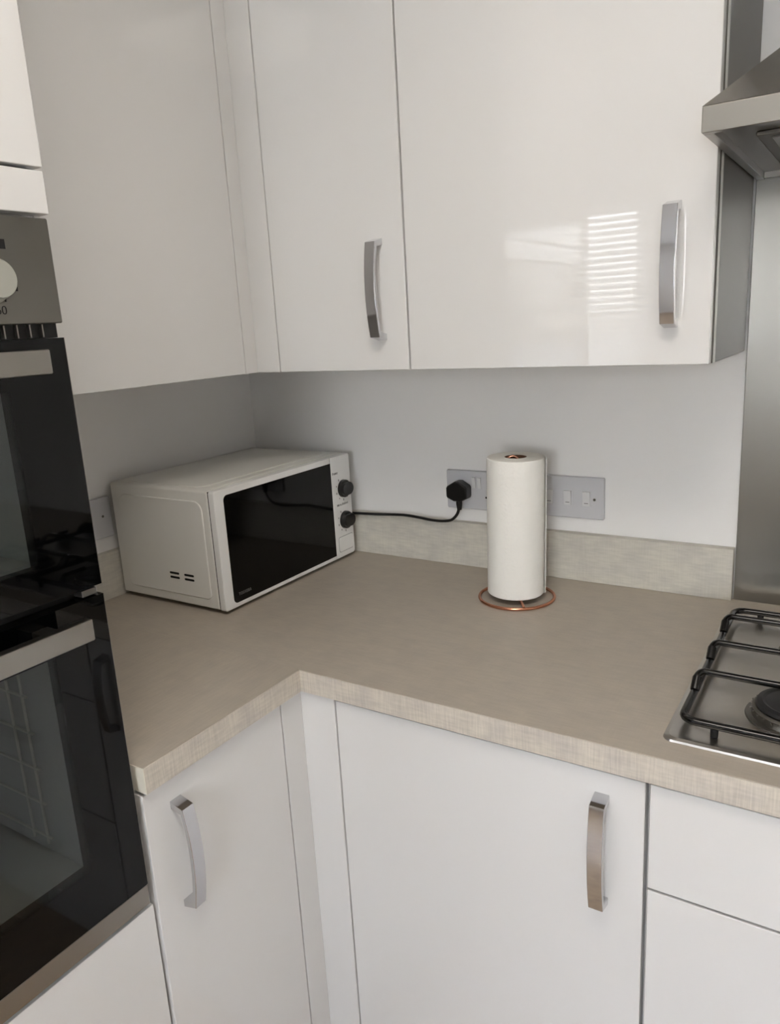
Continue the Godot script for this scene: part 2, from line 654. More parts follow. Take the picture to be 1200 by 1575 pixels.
	for q in [[-0.3, -0.3, 0.3, -0.285], [-0.3, 0.285, 0.3, 0.3], [-0.3, -0.285, -0.285, 0.285], [0.285, -0.285, 0.3, 0.285]]:
		s.box(LAMP_AT + Vector3(q[0], -0.034, q[1]), LAMP_AT + Vector3(q[2], -0.0005, q[3]))
	part("frame", s, M.upvc, l)
	box_part("diffuser", LAMP_AT + Vector3(-0.285, -0.030, -0.285), LAMP_AT + Vector3(0.285, -0.001, 0.285), 0.0, M.diffuser, l)
	# ground outside
	s = Shape.new()
	s.box(Vector3(-30, -0.3, 4.32), Vector3(30, -0.14, 40))
	structure("ground", s, M.paving)

func build_worktop() -> void:
	# L-shaped laminate top, 38 mm; pale sawn-oak edging on the two fronts
	var yb := WORKTOP_Y - 0.0376
	var t := thing("worktop", "L-shaped pale taupe wood-grain laminate worktop running into the corner", "worktop", Vector3(0.3, yb, 0.3))
	var s := Shape.new()
	s.box(Vector3(0.001, yb, 0.001), Vector3(2.4985, WORKTOP_Y, 0.5975), 0.0012)
	part("back_run", s, M.worktop, t)
	s = Shape.new()
	s.turn_uv = true
	s.box(Vector3(0.001, yb, 0.5975), Vector3(0.599, WORKTOP_Y, 0.9115), 0.0)
	part("side_run", s, M.worktop, t)
	s = Shape.new()
	s.box(Vector3(0.6, yb, 0.5975), Vector3(2.4985, WORKTOP_Y - 0.0006, 0.5987), 0.0004)
	part("front_edging", s, M.worktop_edge, t, "paler sawn-oak front edge")
	s = Shape.new()
	s.box(Vector3(0.599, yb, 0.5975), Vector3(0.6002, WORKTOP_Y - 0.0006, 0.9115), 0.0004)
	part("front_edging", s, M.worktop_edge, t, "paler sawn-oak front edge")
	box_part("end_strip", Vector3(0.001, yb, 0.9115), Vector3(0.6002, WORKTOP_Y - 0.0004, 0.9127), 0.0004, M.end_strip, t, "cream end strip")
	# upstands
	s = Shape.new()
	s.box(Vector3(0.019, WORKTOP_Y, 0.0005), Vector3(1.1475, WORKTOP_Y + 0.0983, 0.018), 0.001)
	single("upstand", s, M.upstand, "pale wood-grain upstand along the wall behind the paper roll", "upstand", "worktop upstands")
	s = Shape.new()
	s.box(Vector3(0.0005, WORKTOP_Y, 0.0005), Vector3(0.018, WORKTOP_Y + 0.0983, 0.911), 0.001)
	single("upstand", s, M.upstand, "pale wood-grain upstand on the side wall behind the microwave", "upstand", "worktop upstands")

func build_wall_units() -> void:
	var D := WALL_UNIT_DEPTH
	var y0 := WALL_UNIT_BOTTOM
	var y1 := y0 + 0.72
	var hy := 1.4945
	# side unit
	var t := thing("wall_cabinet", "white gloss wall cupboard above the microwave, without a visible handle", "cabinet", Vector3(0, y0, 0.63), "white gloss wall cupboards")
	box_part("body", Vector3(0.001, y0 + 0.001, 0.3325), Vector3(D - 0.021, y1, 0.911), 0.001, M.carcass, t)
	box_part("door", Vector3(D - 0.019, y0, 0.3575), Vector3(D, y1, 0.911), 0.0012, M.gloss, t)
	var s := Shape.new()
	s.tube([Vector3(0.05, y0 + 0.002, 0.16), Vector3(0.05, y0 - 0.012, 0.16)], 0.0018, 8)
	part("cable_stub", s, M.print_grey, t)
	# corner post of the wall units
	var c := thing("corner_post", "narrow white gloss corner filler between the wall cupboards", "filler panel", Vector3(D, y0, D), "white gloss corner fillers")
	box_part("side_filler", Vector3(D - 0.019, y0, D - 0.018), Vector3(D, y1, 0.356), 0.0008, M.gloss, c)
	box_part("back_filler", Vector3(D, y0, D - 0.019), Vector3(0.3802, y1, D), 0.0008, M.gloss, c)
	# narrow unit on the back wall
	t = thing("wall_cabinet", "narrow white gloss wall cupboard beside the corner, chrome handle at its right", "cabinet", Vector3(0.5, y0, 0), "white gloss wall cupboards")
	box_part("body", Vector3(0.001, y0 + 0.001, 0.001), Vector3(0.6685, y1, D - 0.021), 0.001, M.carcass, t)
	var d := box_part("door", Vector3(0.3822, y0, D - 0.019), Vector3(0.6675, y1, D), 0.0012, M.gloss, t)
	add_handle(d, Vector3(0.6165, hy, D), false)
	# wide unit on the back wall
	t = thing("wall_cabinet", "wide white gloss wall cupboard next to the steel hood, mirroring the window", "cabinet", Vector3(0.9, y0, 0), "white gloss wall cupboards")
	box_part("body", Vector3(0.6695, y0 + 0.001, 0.001), Vector3(1.130, y1, D - 0.021), 0.001, M.carcass, t)
	d = box_part("door", Vector3(0.6705, y0, D - 0.019), Vector3(1.1460, y1, D), 0.0012, M.gloss, t)
	add_handle(d, Vector3(1.094, hy, D), false)
	box_part("end_panel", Vector3(1.130, y0, 0.020), Vector3(1.1475, y1, D - 0.0205), 0.0012, M.grey_panel, t, "grey gloss end panel")
	box_part("panel_edging", Vector3(1.1475, y0, D - 0.034), Vector3(1.1481, y1, D - 0.0207), 0.0002, M.carcass, t)
	box_part("scribe_strip", Vector3(1.130, y0, 0.001), Vector3(1.1450, y1, 0.0185), 0.001, M.grey_panel, t)

func build_base_units() -> void:
	var F := BASE_FRONT
	var top := 0.866
	var bot := 0.152
	var hy := 0.7515
	# side unit
	var t := thing("base_cabinet", "white gloss base cupboard between the oven tower and the corner", "cabinet", Vector3(0.3, 0, 0.77), "white gloss base cupboards")
	box_part("body", Vector3(0.001, bot, 0.600), Vector3(F - 0.021, 0.8715, 0.9125), 0.001, M.carcass, t)
	var d := box_part("door", Vector3(F - 0.019, bot, 0.6400), Vector3(F, top, 0.9125), 0.0012, M.gloss, t)
	add_handle(d, Vector3(F, hy, 0.862), true)
	box_part("plinth", Vector3(0.45, 0, 0.600), Vector3(F - 0.05, bot - 0.003, 0.9125), 0.001, M.gloss, t)
	# corner post
	var c := thing("corner_post", "white gloss corner filler between the base cupboards under the worktop", "filler panel", Vector3(F, bot, F), "white gloss corner fillers")
	box_part("side_filler", Vector3(F - 0.019, bot, F - 0.018), Vector3(F, 0.8715, 0.6375), 0.0008, M.gloss, c)
	box_part("back_filler", Vector3(F, bot, F - 0.019), Vector3(0.6585, 0.8715, F), 0.0008, M.gloss, c)
	# back unit beside the corner
	t = thing("base_cabinet", "wide white gloss base cupboard below the paper roll, chrome handle at its right", "cabinet", Vector3(0.9, 0, 0.3), "white gloss base cupboards")
	box_part("body", Vector3(0.001, bot, 0.001), Vector3(1.1435, 0.8715, F - 0.021), 0.001, M.carcass, t)
	d = box_part("door", Vector3(0.6610, bot, F - 0.019), Vector3(1.1415, top, F), 0.0012, M.gloss, t)
	add_handle(d, Vector3(1.0870, hy, F), false)
	box_part("plinth", Vector3(0.545, 0, 0.45), Vector3(1.1435, bot - 0.003, F - 0.05), 0.001, M.gloss, t)
	# drawer unit under the hob
	t = thing("drawer_unit", "white gloss drawer unit under the gas hob", "cabinet", Vector3(1.447, 0, 0.3))
	box_part("body", Vector3(1.1445, bot, 0.001), Vector3(1.7445, 0.8715, F - 0.021), 0.001, M.carcass, t)
	var rows := [[0.7150, top], [0.4300, 0.7118], [bot, 0.4268]]
	for r in rows:
		d = box_part("drawer", Vector3(1.1468, r[0], F - 0.019), Vector3(1.7425, r[1], F), 0.0012, M.gloss, t)
		add_handle(d, Vector3(1.4447, (r[0] + r[1]) * 0.5 + 0.01, F), false, true)
	box_part("plinth", Vector3(1.1445, 0, 0.45), Vector3(1.7445, bot - 0.003, F - 0.05), 0.001, M.gloss, t)
	# cupboard beyond the hob, carrying the end of the worktop
	t = thing("base_cabinet", "white gloss base cupboard beyond the hob drawers", "cabinet", Vector3(2.05, 0, 0.3), "white gloss base cupboards")
	box_part("body", Vector3(1.7455, bot, 0.001), Vector3(2.4985, 0.8715, F - 0.021), 0.001, M.carcass, t)
	d = box_part("door", Vector3(1.7478, bot, F - 0.019), Vector3(2.4965, top, F), 0.0012, M.gloss, t)
	add_handle(d, Vector3(1.800, hy, F), false)
	box_part("plinth", Vector3(1.7455, 0, 0.45), Vector3(2.4985, bot - 0.003, F - 0.05), 0.001, M.gloss, t)

func build_tall_unit() -> void:
	var z0 := 0.9135
	var z1 := 1.5135
	var t := thing("oven_housing", "tall white gloss housing around the black double oven", "cabinet", Vector3(0.3, 0, 1.2))
	for z in [[z0, z0 + 0.007], [z1 - 0.007, z1]]:
		box_part("side_panel", Vector3(0.001, 0.0, z[0]), Vector3(0.566, 2.16, z[1]), 0.0008, M.gloss, t)
	box_part("back_panel", Vector3(0.001, 0.15, z0 + 0.007), Vector3(0.012, 2.16, z1 - 0.007), 0.0, M.carcass, t)
	for y in [0.150, 0.692, 1.568, 2.142]:
		box_part("shelf", Vector3(0.012, y, z0 + 0.007), Vector3(0.564, y + 0.018, z1 - 0.007), 0.0, M.carcass, t)
	box_part("door", Vector3(0.567, 1.618, z0 + 0.001), Vector3(0.586, 2.16, z1 - 0.001), 0.0012, M.gloss, t)
	box_part("filler_panel", Vector3(0.567, 1.5715, z0 + 0.001), Vector3(0.5855, 1.6145, z1 - 0.001), 0.0012, M.gloss, t)
	var d := box_part("door", Vector3(0.567, 0.152, z0 + 0.003), Vector3(0.586, 0.706, z1 - 0.001), 0.0012, M.gloss, t)
	add_handle(d, Vector3(0.586, 0.56, z1 - 0.06), true)
	box_part("plinth", Vector3(0.50, 0, z0 + 0.007), Vector3(0.535, 0.149, z1 - 0.007), 0.001, M.gloss, t)

func oven_cavity(t: Node3D, y0: float, y1: float, wires: int) -> void:
	# enamelled box open to the front with wire shelf runners on both sides
	var x0 := 0.13
	var x1 := 0.555
	var za := 0.985
	var zb := 1.440
	var k := 0.004
	var s := Shape.new()
	s.box(Vector3(x0 - k, y0, za), Vector3(x0, y1, zb))
	s.box(Vector3(x0 - k, y0 - k, za - k), Vector3(x1, y0, zb + k))
	s.box(Vector3(x0 - k, y1, za - k), Vector3(x1, y1 + k, zb + k))
	s.box(Vector3(x0 - k, y0, za - k), Vector3(x1, y1, za))
	s.box(Vector3(x0 - k, y0, zb), Vector3(x1, y1, zb + k))
	# front flange closing the gap to the housing
	s.box(Vector3(x1, y0 - 0.012, z_edge0()), Vector3(x1 + 0.004, y1 + 0.012, za))
	s.box(Vector3(x1, y0 - 0.012, zb), Vector3(x1 + 0.004, y1 + 0.012, z_edge1()))
	s.box(Vector3(x1, y0 - 0.012, za), Vector3(x1 + 0.004, y0, zb))
	s.box(Vector3(x1, y1, za), Vector3(x1 + 0.004, y1 + 0.012, zb))
	part("cavity", s, M.enamel, t, "grey enamelled oven interior")
	for z in [za + 0.008, zb - 0.008]:
		var r := Shape.new()
		for x in [0.50, 0.47, 0.17]:
			r.tube([Vector3(x, y0 + 0.02, z), Vector3(x, y1 - 0.02, z)], 0.002, 6)
		for i in wires:
			var y := y0 + 0.03 + (y1 - y0 - 0.06) * i / (wires - 1)
			r.tube([Vector3(0.15, y, z), Vector3(0.51, y, z)], 0.0018, 6)
		part("shelf_runner", r, M.dial, t)

func z_edge0() -> float:
	return 0.9225
func z_edge1() -> float:
	return 1.5045

func oven_door(t: Node3D, y0: float, y1: float, wy0: float, wy1: float, hy: float, hz: float) -> void:
	var za := z_edge0() + 0.001
	var zb := z_edge1() - 0.001
	var wa := 0.996
	var wb := 1.430
	var x0 := 0.572
	var x1 := 0.590
	var c := Vector3(x1, y0, (za + zb) * 0.5)
	var s := Shape.new()
	s.box(Vector3(x0, y0, za) - c, Vector3(x1, y1, wa) - c)
	s.box(Vector3(x0, y0, wb) - c, Vector3(x1, y1, zb) - c)
	s.box(Vector3(x0, y0, wa) - c, Vector3(x1, wy0, wb) - c)
	s.box(Vector3(x0, wy1, wa) - c, Vector3(x1, y1, wb) - c)
	var d := part("oven_door", s, M.black_glass, t, "black glass drop-down door", c)
	box_part("pane", Vector3(x1 - 0.004, wy0, wa), Vector3(x1, wy1, wb), 0.0, M.oven_pane, d, "tinted viewing pane")
	box_part("edge_trim", Vector3(x0, y0, za - 0.0012), Vector3(x1 - 0.001, y1, za - 0.0001), 0.0, M.steel_plain, d)
	# flat bar handle on two posts
	var s2 := Shape.new()
	var c2 := Vector3(0.62, hy, (za + zb) * 0.5)
	s2.box(Vector3(0.618, hy - 0.0125, za + hz) - c2, Vector3(0.630, hy + 0.0125, zb - hz) - c2, 0.0012)
	for z in [za + hz + 0.03, zb - hz - 0.05]:
		s2.box(Vector3(x1, hy - 0.008, z) - c2, Vector3(0.618, hy + 0.008, z + 0.02) - c2, 0.001)
	part("bar_handle", s2, M.steel_plain, d, "flat brushed steel bar handle", c2)

func build_oven() -> void:
	var za := z_edge0()
	var zb := z_edge1()
	var t := thing("double_oven", "built-in black glass double oven with steel control panel", "oven", Vector3(0.3, 0.712, 1.2135))
	oven_cavity(t, 1.20, 1.415, 4)
	oven_cavity(t, 0.80, 1.105, 6)
	var p := box_part("control_panel", Vector3(0.556, 1.4595, za - 0.001), Vector3(0.590, 1.5665, zb + 0.001), 0.0012, M.oven_steel, t, "brushed steel control panel")
	for k in [[0.999, 0.0205], [1.428, 0.0205]]:
		var s := Shape.new()
		var at := Vector3(0.590, 1.503, k[0])
		s.lathe(Vector3.ZERO, Vector3.RIGHT, [Vector2(0.0235, 0.0), Vector2(0.0235, 0.002), Vector2(k[1], 0.004), Vector2(0.0195, 0.019), Vector2(0.018, 0.0215), Vector2(0.0, 0.0225)], 40)
		part("knob", s, M.dial, p, "silver dial", at)
		writing("150", 0.011, Vector3(0.5902, 1.4735, k[0] - 0.006), Vector3.RIGHT, M.print_black, p)
		box_part("dial_marking", Vector3(0.5896, 1.4925, k[0] - 0.0305), Vector3(0.5904, 1.4965, k[0] - 0.0275), 0.0, M.print_black, p)
		box_part("dial_marking", Vector3(0.5896, 1.482, k[0] - 0.016), Vector3(0.5904, 1.485, k[0] - 0.0145), 0.0, M.print_black, p)
		box_part("dial_symbol", Vector3(0.5896, 1.5335, k[0] - 0.0245), Vector3(0.5904, 1.5430, k[0] + 0.020), 0.0, M.print_black, p)
	box_part("clock_display", Vector3(0.589, 1.488, 1.15), Vector3(0.5906, 1.540, 1.28), 0.0004, M.black_glass, p)
	# cooling slot with fins
	var s3 := Shape.new()
	s3.box(Vector3(0.550, 1.4445, za), Vector3(0.578, 1.4595, zb - 0.004))
	var v := part("cooling_slot", s3, M.black_plastic, t)
	for i in 16:
		var z := za + 0.020 + i * 0.0145
		box_part("fin", Vector3(0.577, 1.4455, z), Vector3(0.584, 1.4588, z + 0.0016), 0.0, M.steel_plain, v)
	oven_door(t, 1.1605, 1.4440, 1.20, 1.392, 1.4205, 0.046)
	oven_door(t, 0.7440, 1.1480, 0.815, 1.095, 1.1265, 0.046)
	box_part("hinge_bracket", Vector3(0.560, 1.149, za + 0.006), Vector3(0.586, 1.1575, za + 0.026), 0.001, M.alu, t)
	s3 = Shape.new()
	s3.box(Vector3(0.552, 1.1470, za), Vector3(0.570, 1.1615, zb))
	part("middle_rail", s3, M.black_plastic, t)
	box_part("bottom_trim", Vector3(0.556, 0.7125, za), Vector3(0.589, 0.7425, zb), 0.0015, M.steel_plain, t, "steel trim below the lower door")

func build_splashback_and_hood() -> void:
	var s := Shape.new()
	s.box(Vector3(1.1495, WORKTOP_Y, 0.0005), Vector3(1.7445, 1.655, 0.0075), 0.0008)
	single("splashback", s, M.steel, "brushed stainless steel splashback on the wall behind the gas hob", "splashback")
	var t := thing("cooker_hood", "stainless steel chimney cooker hood over the gas hob", "cooker hood", Vector3(1.447, 1.63, 0))
	var x0 := 1.1500
	var x1 := 1.7440
	var zf := 0.452
	var y0 := 1.6305
	var y1 := 1.6590
	# rim
	s = Shape.new()
	s.box(Vector3(x0, y0, zf - 0.012), Vector3(x1, y1, zf), 0.001)
	s.box(Vector3(x0, y0, 0.0085), Vector3(x0 + 0.012, y1, zf - 0.012), 0.001)
	s.box(Vector3(x1 - 0.012, y0, 0.0085), Vector3(x1, y1, zf - 0.012), 0.001)
	s.box(Vector3(x0 + 0.012, y0, 0.0085), Vector3(x1 - 0.012, y1, 0.0205), 0.001)
	part("rim", s, M.steel_plain, t)
	# pyramid up to the chimney
	s = Shape.new()
	var a := [Vector3(x0, y1, zf), Vector3(x1, y1, zf), Vector3(x1, y1, 0.0085), Vector3(x0, y1, 0.0085)]
	var cx0 := 1.335
	var cx1 := 1.559
	var cy := 1.836
	var cz := 0.235
	var b := [Vector3(cx0, cy, cz), Vector3(cx1, cy, cz), Vector3(cx1, cy, 0.0085), Vector3(cx0, cy, 0.0085)]
	for i in 4:
		var j := (i + 1) % 4
		var nn: Vector3 = (a[j] - a[i]).cross(b[i] - a[i]).normalized()
		if nn.dot((a[i] + a[j]) * 0.5 - Vector3(1.447, 1.7, 0.15)) < 0:
			nn = -nn
		s.quad(a[i], a[j], b[j], b[i], nn)
	part("canopy", s, M.steel_plain, t, "sloping steel canopy")
	box_part("chimney", Vector3(cx0, cy, 0.0085), Vector3(cx1, 2.415, cz), 0.001, M.steel_plain, t)
	# underside with two grease filters
	box_part("base_plate", Vector3(x0 + 0.012, 1.640, 0.0205), Vector3(x1 - 0.012, 1.644, zf - 0.012), 0.0, M.steel_plain, t)
	for k in [[1.195, 1.443], [1.451, 1.699]]:
		var f := box_part("grease_filter", Vector3(k[0], 1.6345, 0.05), Vector3(k[1], 1.640, 0.36), 0.0015, M.alu, t)
		for i in 12:
			var x: float = k[0] + 0.016 + i * 0.0185
			box_part("filter_bar", Vector3(x, 1.6325, 0.065), Vector3(x + 0.012, 1.6345, 0.345), 0.0006, M.steel_plain, f)
	var r := Shape.new()
	r.tube([Vector3(1.36, 1.6315, 0.395), Vector3(1.53, 1.6315, 0.395)], 0.003, 8)
	part("lamp_trim", r, M.alu, t)

func grate(hob: Node3D, x0: float, x1: float) -> void:
	var z0 := 0.112
	var z1 := 0.527
	var ylow := 0.9300
	var yup := 0.9500
	var g := Shape.new()
	var ring := []
	for q in rounded(x0, z0, x1, z1, [0.018, 0.018, 0.018, 0.018], 5):
		ring.append(Vector3(q.x, ylow, q.y))
	g.tube(ring, 0.0052, 10, true)
	var c := (x0 + x1) * 0.5
	# cross bars with flattened ends bent down to the frame
	for z in [0.200, 0.312, 0.420]:
		g.tube(smooth_path([Vector3(x0, ylow, z + 0.024), Vector3(x0 - 0.001, yup - 0.006, z + 0.012), Vector3(x0 + 0.006, yup, z), Vector3(x0 + 0.03, yup, z), Vector3(x1 - 0.03, yup, z), Vector3(x1 - 0.006, yup, z), Vector3(x1 + 0.001, yup - 0.006, z + 0.012), Vector3(x1, ylow, z + 0.024)], 5), 0.0046, 10)
		for x in [x0, x1]:
			g.tube([Vector3(x, ylow + 0.002, z + 0.024), Vector3(x, yup - 0.005, z + 0.010)], 0.0062, 8)
	# bars from front and rear towards the burners
	for e in [[z1, 0.468], [z0, 0.165]]:
		var dz: float = signf(e[1] - e[0])
		g.tube(smooth_path([Vector3(c, ylow, e[0]), Vector3(c, yup - 0.004, e[0] + dz * 0.004), Vector3(c, yup, e[0] + dz * 0.016), Vector3(c, yup, e[1])], 5), 0.0046, 10)
	var o := part("pan_support", g, M.iron, hob, "black enamelled pan support")
	for x in [x0 + 0.04, x1 - 0.04]:
		for z in [z0, z1]:
			var f := Shape.new()
			f.lathe(Vector3.ZERO, Vector3.UP, [Vector2(0.0, 0.0), Vector2(0.0045, 0.0), Vector2(0.005, 0.0125), Vector2(0.0, 0.0125)], 14)
			part("rubber_foot", f, M.rubber, o, "", Vector3(x, 0.9145, z))

func burner(hob: Node3D, x: float, z: float, r: float) -> void:
	var s := Shape.new()
	var at := Vector3(x, 0.9142, z)
	s.lathe(Vector3.ZERO, Vector3.UP, [Vector2(r + 0.008, 0.0), Vector2(r + 0.007, 0.002), Vector2(r + 0.001, 0.003), Vector2(r, 0.012), Vector2(r - 0.004, 0.014), Vector2(r - 0.010, 0.014), Vector2(0.0, 0.014)], 48)
	var n := 28
	for i in n:
		var a := TAU * i / n
		var e := Vector3(cos(a), 0, sin(a))
		s.tube([e * (r - 0.004) + Vector3.UP * 0.010, e * (r + 0.0022) + Vector3.UP * 0.010], 0.0014, 6)
	var b := part("burner", s, M.alu, hob, "", at)
	var k := Shape.new()
	k.lathe(Vector3.ZERO, Vector3.UP, [Vector2(r - 0.006, 0.0), Vector2(r - 0.004, 0.003), Vector2(r - 0.006, 0.0065), Vector2(r - 0.012, 0.008), Vector2(r - 0.016, 0.0068), Vector2(0.0, 0.0068)], 48)
	part("burner_cap", k, M.burner, b, "dark enamelled cap", at + Vector3.UP * 0.014)

func build_hob() -> void:
	var x0 := 1.1500
	var x1 := 1.7300
	var z0 := 0.0700
	var z1 := 0.5550
	var t := thing("gas_hob", "stainless steel gas hob with black pan supports in the worktop", "hob", Vector3(1.44, WORKTOP_Y, 0.3))
	var s := Shape.new()
	# pressed tray: thin rim rolling up to a raised edge and a shallow well
	var outer := rounded(x0, z0, x1, z1, [0.014, 0.014, 0.014, 0.014], 6)
	var steps := [[0.0, 0.0004], [0.001, 0.0030], [0.006, 0.0046], [0.014, 0.0044], [0.022, 0.0042]]
	var rings := []
	for e in steps:
		var k: float = e[0]
		var rr: float = max(0.014 - k * 0.2, 0.008)
		var ring := []
		for q in rounded(x0 + k, z0 + k, x1 - k, z1 - k, [rr, rr, rr, rr], 6):
			ring.append(Vector3(q.x, WORKTOP_Y + e[1], q.y))
		rings.append(ring)
	for i in rings.size() - 1:
		for j in outer.size():
			var j2 := (j + 1) % outer.size()
			var p: Vector3 = rings[i][j]
			var q: Vector3 = rings[i][j2]
			var u: Vector3 = rings[i + 1][j2]
			var w: Vector3 = rings[i + 1][j]
			var nn := (q - p).cross(w - p)
			if nn.y < 0:
				nn = -nn
			s.quad(p, q, u, w, nn)
	var last: Array = rings[-1]
	var mid := Vector3(1.44, WORKTOP_Y + 0.0042, 0.31)
	for j in last.size():
		s.tri(mid, last[j], last[(j + 1) % last.size()], Vector3.UP, Vector3.UP, Vector3.UP, Vector2(mid.x, mid.z), Vector2(last[j].x, last[j].z), Vector2(last[(j + 1) % last.size()].x, last[(j + 1) % last.size()].z))
	s.box(Vector3(x0 + 0.004, WORKTOP_Y, z0 + 0.004), Vector3(x1 - 0.004, WORKTOP_Y + 0.0015, z1 - 0.004))
	part("tray", s, M.hob_steel, t, "brushed steel tray")
	burner(t, 1.290, 0.4330, 0.052)
	burner(t, 1.290, 0.2150, 0.036)
	burner(t, 1.535, 0.2150, 0.046)
	burner(t, 1.535, 0.4330, 0.036)
	grate(t, 1.1680, 1.4120)
	grate(t, 1.4180, 1.6550)
	for i in 4:
		var k := Shape.new()
		k.lathe(Vector3.ZERO, Vector3.UP, [Vector2(0.0185, 0.0), Vector2(0.018, 0.014), Vector2(0.016, 0.016), Vector2(0.0, 0.016)], 28)
		k.box(Vector3(-0.003, 0.014, -0.015), Vector3(0.003, 0.024, 0.015), 0.001)
		part("knob", k, M.black_plastic, t, "", Vector3(1.692, 0.9142, 0.16 + 0.085 * i))

func build_microwave() -> void:
	var t := thing("microwave", "white microwave with black glass door in the worktop corner", "microwave", Vector3(0.17, WORKTOP_Y, 0.257))
	var x0 := 0.027
	var xb := 0.3035
	var xf := 0.3215
	var z0 := 0.040
	var z1 := 0.4745
	var y0 := 0.9195
	var y1 := 1.1555
	var s := Shape.new()
	s.prism(rounded(z0, y0, z1, y1, [0.004, 0.004, 0.006, 0.006], 4), Vector3.ZERO, Vector3.BACK, Vector3.UP, Vector3.RIGHT, x0, xb, 0.002)
	# pressed panel on the near side and on the top
	var rim := rounded(0.052, 0.938, 0.288, 1.134, [0.012, 0.012, 0.020, 0.020], 6)
	s.prism(rim, Vector3(0, 0, z1), Vector3.RIGHT, Vector3.UP, Vector3.BACK, -0.002, 0.0022, 0.0021)
	s.prism(rounded(0.05, 0.06, 0.270, 0.455, [0.02, 0.02, 0.02, 0.02], 6), Vector3(0, y1, 0), Vector3.RIGHT, Vector3.BACK, Vector3.UP, -0.002, 0.0018, 0.0017)
	s.prism(rounded(0.278, 0.055, 0.296, 0.46, [0.004, 0.004, 0.004, 0.004], 4), Vector3(0, y1, 0), Vector3.RIGHT, Vector3.BACK, Vector3.UP, -0.002, 0.0012, 0.0011)
	var body := part("body", s, M.micro_white, t)
	for q in [[0.1785, 0.9815], [0.2195, 0.9815], [0.1785, 0.9725], [0.2195, 0.9725]]:
		var v := Shape.new()
		v.prism(rounded(q[0], q[1] - 0.0022, q[0] + 0.0265, q[1] + 0.0022, [0.002, 0.002, 0.002, 0.002], 3), Vector3(0, 0, z1), Vector3.RIGHT, Vector3.UP, Vector3.BACK, 0.0, 0.0026, 0.0)
		part("vent_slot", v, M.dark_slot, body)
	# dark seam between the casing and the front
	s = Shape.new()
	s.box(Vector3(xb - 0.0005, y0 + 0.002, z0 + 0.0025), Vector3(xb + 0.003, y1 - 0.0028, z1 - 0.0025))
	part("seam", s, M.dark_slot, t)
	# door with black glass
	var zc := 0.1130
	s = Shape.new()
	s.prism(rounded(zc + 0.0006, y0 - 0.002, z1, y1 - 0.0005, [0.0, 0.006, 0.006, 0.0], 4), Vector3.ZERO, Vector3.BACK, Vector3.UP, Vector3.RIGHT, xb + 0.0026, xf, 0.0018)
	var d := part("door", s, M.fascia, t)
	s = Shape.new()
	s.prism(rounded(zc + 0.0012, 0.9265, 0.4505, 1.1425, [0.0, 0.010, 0.010, 0.0], 6), Vector3.ZERO, Vector3.BACK, Vector3.UP, Vector3.RIGHT, xf - 0.004, xf + 0.0006, 0.0004)
	part("glass", s, M.micro_black, d, "black glass")
	writing("TOSHIBA", 0.0085, Vector3(xf + 0.0008, 0.9425, 0.419), Vector3.RIGHT, M.print_pale, d, "lettering", true)
	# control panel
	s = Shape.new()
	s.prism(rounded(z0, y0 - 0.002, zc - 0.0006, y1 - 0.0005, [0.006, 0.0, 0.0, 0.006], 4), Vector3.ZERO, Vector3.BACK, Vector3.UP, Vector3.RIGHT, xb + 0.0026, xf, 0.0018)
	var p := part("control_panel", s, M.fascia, t)
	for y in [1.0775, 1.0035]:
		var at := Vector3(xf, y, 0.0715)
		var k := Shape.new()
		k.lathe(Vector3.ZERO, Vector3.RIGHT, [Vector2(0.0205, 0.0), Vector2(0.0203, 0.007), Vector2(0.0185, 0.0095), Vector2(0.0, 0.0098)], 36)
		# raised two-lobed grip
		var lobe := PackedVector2Array()
		for i in 40:
			var a := TAU * i / 40
			var r := 0.0185 + 0.0022 * cos(2.0 * a) - 0.0018 * pow(absf(sin(a)), 8.0)
			lobe.append(Vector2(cos(a), sin(a)) * r)
		k.prism(lobe, Vector3.ZERO, Vector3.BACK, Vector3.UP, Vector3.RIGHT, 0.006, 0.0165, 0.002)
		part("knob", k, M.black_plastic, p, "black dial", at)
		for i in 9:
			var a := deg_to_rad(-55.0 + 36.0 * i)
			if i == 8:
				continue
			var m := Shape.new()
			var c := Vector3(xf + 0.0002, y - sin(a) * 0.0262, 0.0715 + cos(a) * 0.0262)
			var l := 0.0022 if i % 2 == 0 else 0.0013
			m.box(Vector3(-0.0003, -l, -0.0009), Vector3(0.0003, l, 0.0009))
			part("dial_marking", m, M.print_grey, p, "", c)
	writing("Power", 0.0075, Vector3(xf + 0.0002, 1.1165, 0.0985), Vector3.RIGHT, M.print_grey, p)
	writing("Micro./Defrost", 0.0065, Vector3(xf + 0.0002, 1.0415, 0.0775), Vector3.RIGHT, M.print_grey, p)
	s = Shape.new()
	s.prism(rounded(0.0465, 0.9305, 0.1015, 0.9665, [0.0045, 0.0045, 0.0045, 0.0045], 4), Vector3.ZERO, Vector3.BACK, Vector3.UP, Vector3.RIGHT, xf - 0.001, xf + 0.0002, 0.0)
	part("button_gap", s, M.print_pale, p)
	s = Shape.new()
	s.prism(rounded(0.0475, 0.9315, 0.1005, 0.9655, [0.004, 0.004, 0.004, 0.004], 4), Vector3.ZERO, Vector3.BACK, Vector3.UP, Vector3.RIGHT, xf - 0.001, xf + 0.0016, 0.0009)
	part("release_button", s, M.fascia, p)
	for q in [[0.06, 0.075], [0.06, 0.44], [0.27, 0.075], [0.27, 0.44]]:
		var f := Shape.new()
		f.lathe(Vector3.ZERO, Vector3.UP, [Vector2(0.0, 0.0), Vector2(0.010, 0.0), Vector2(0.011, 0.0097), Vector2(0.0, 0.0097)], 20)
		part("foot", f, M.rubber, t, "", Vector3(q[0], WORKTOP_Y, q[1]))
	# plug and lead
	var pl := thing("mains_plug", "black three-pin plug with its lead in the wall socket", "plug", Vector3(0.5985, 1.045, 0.02))
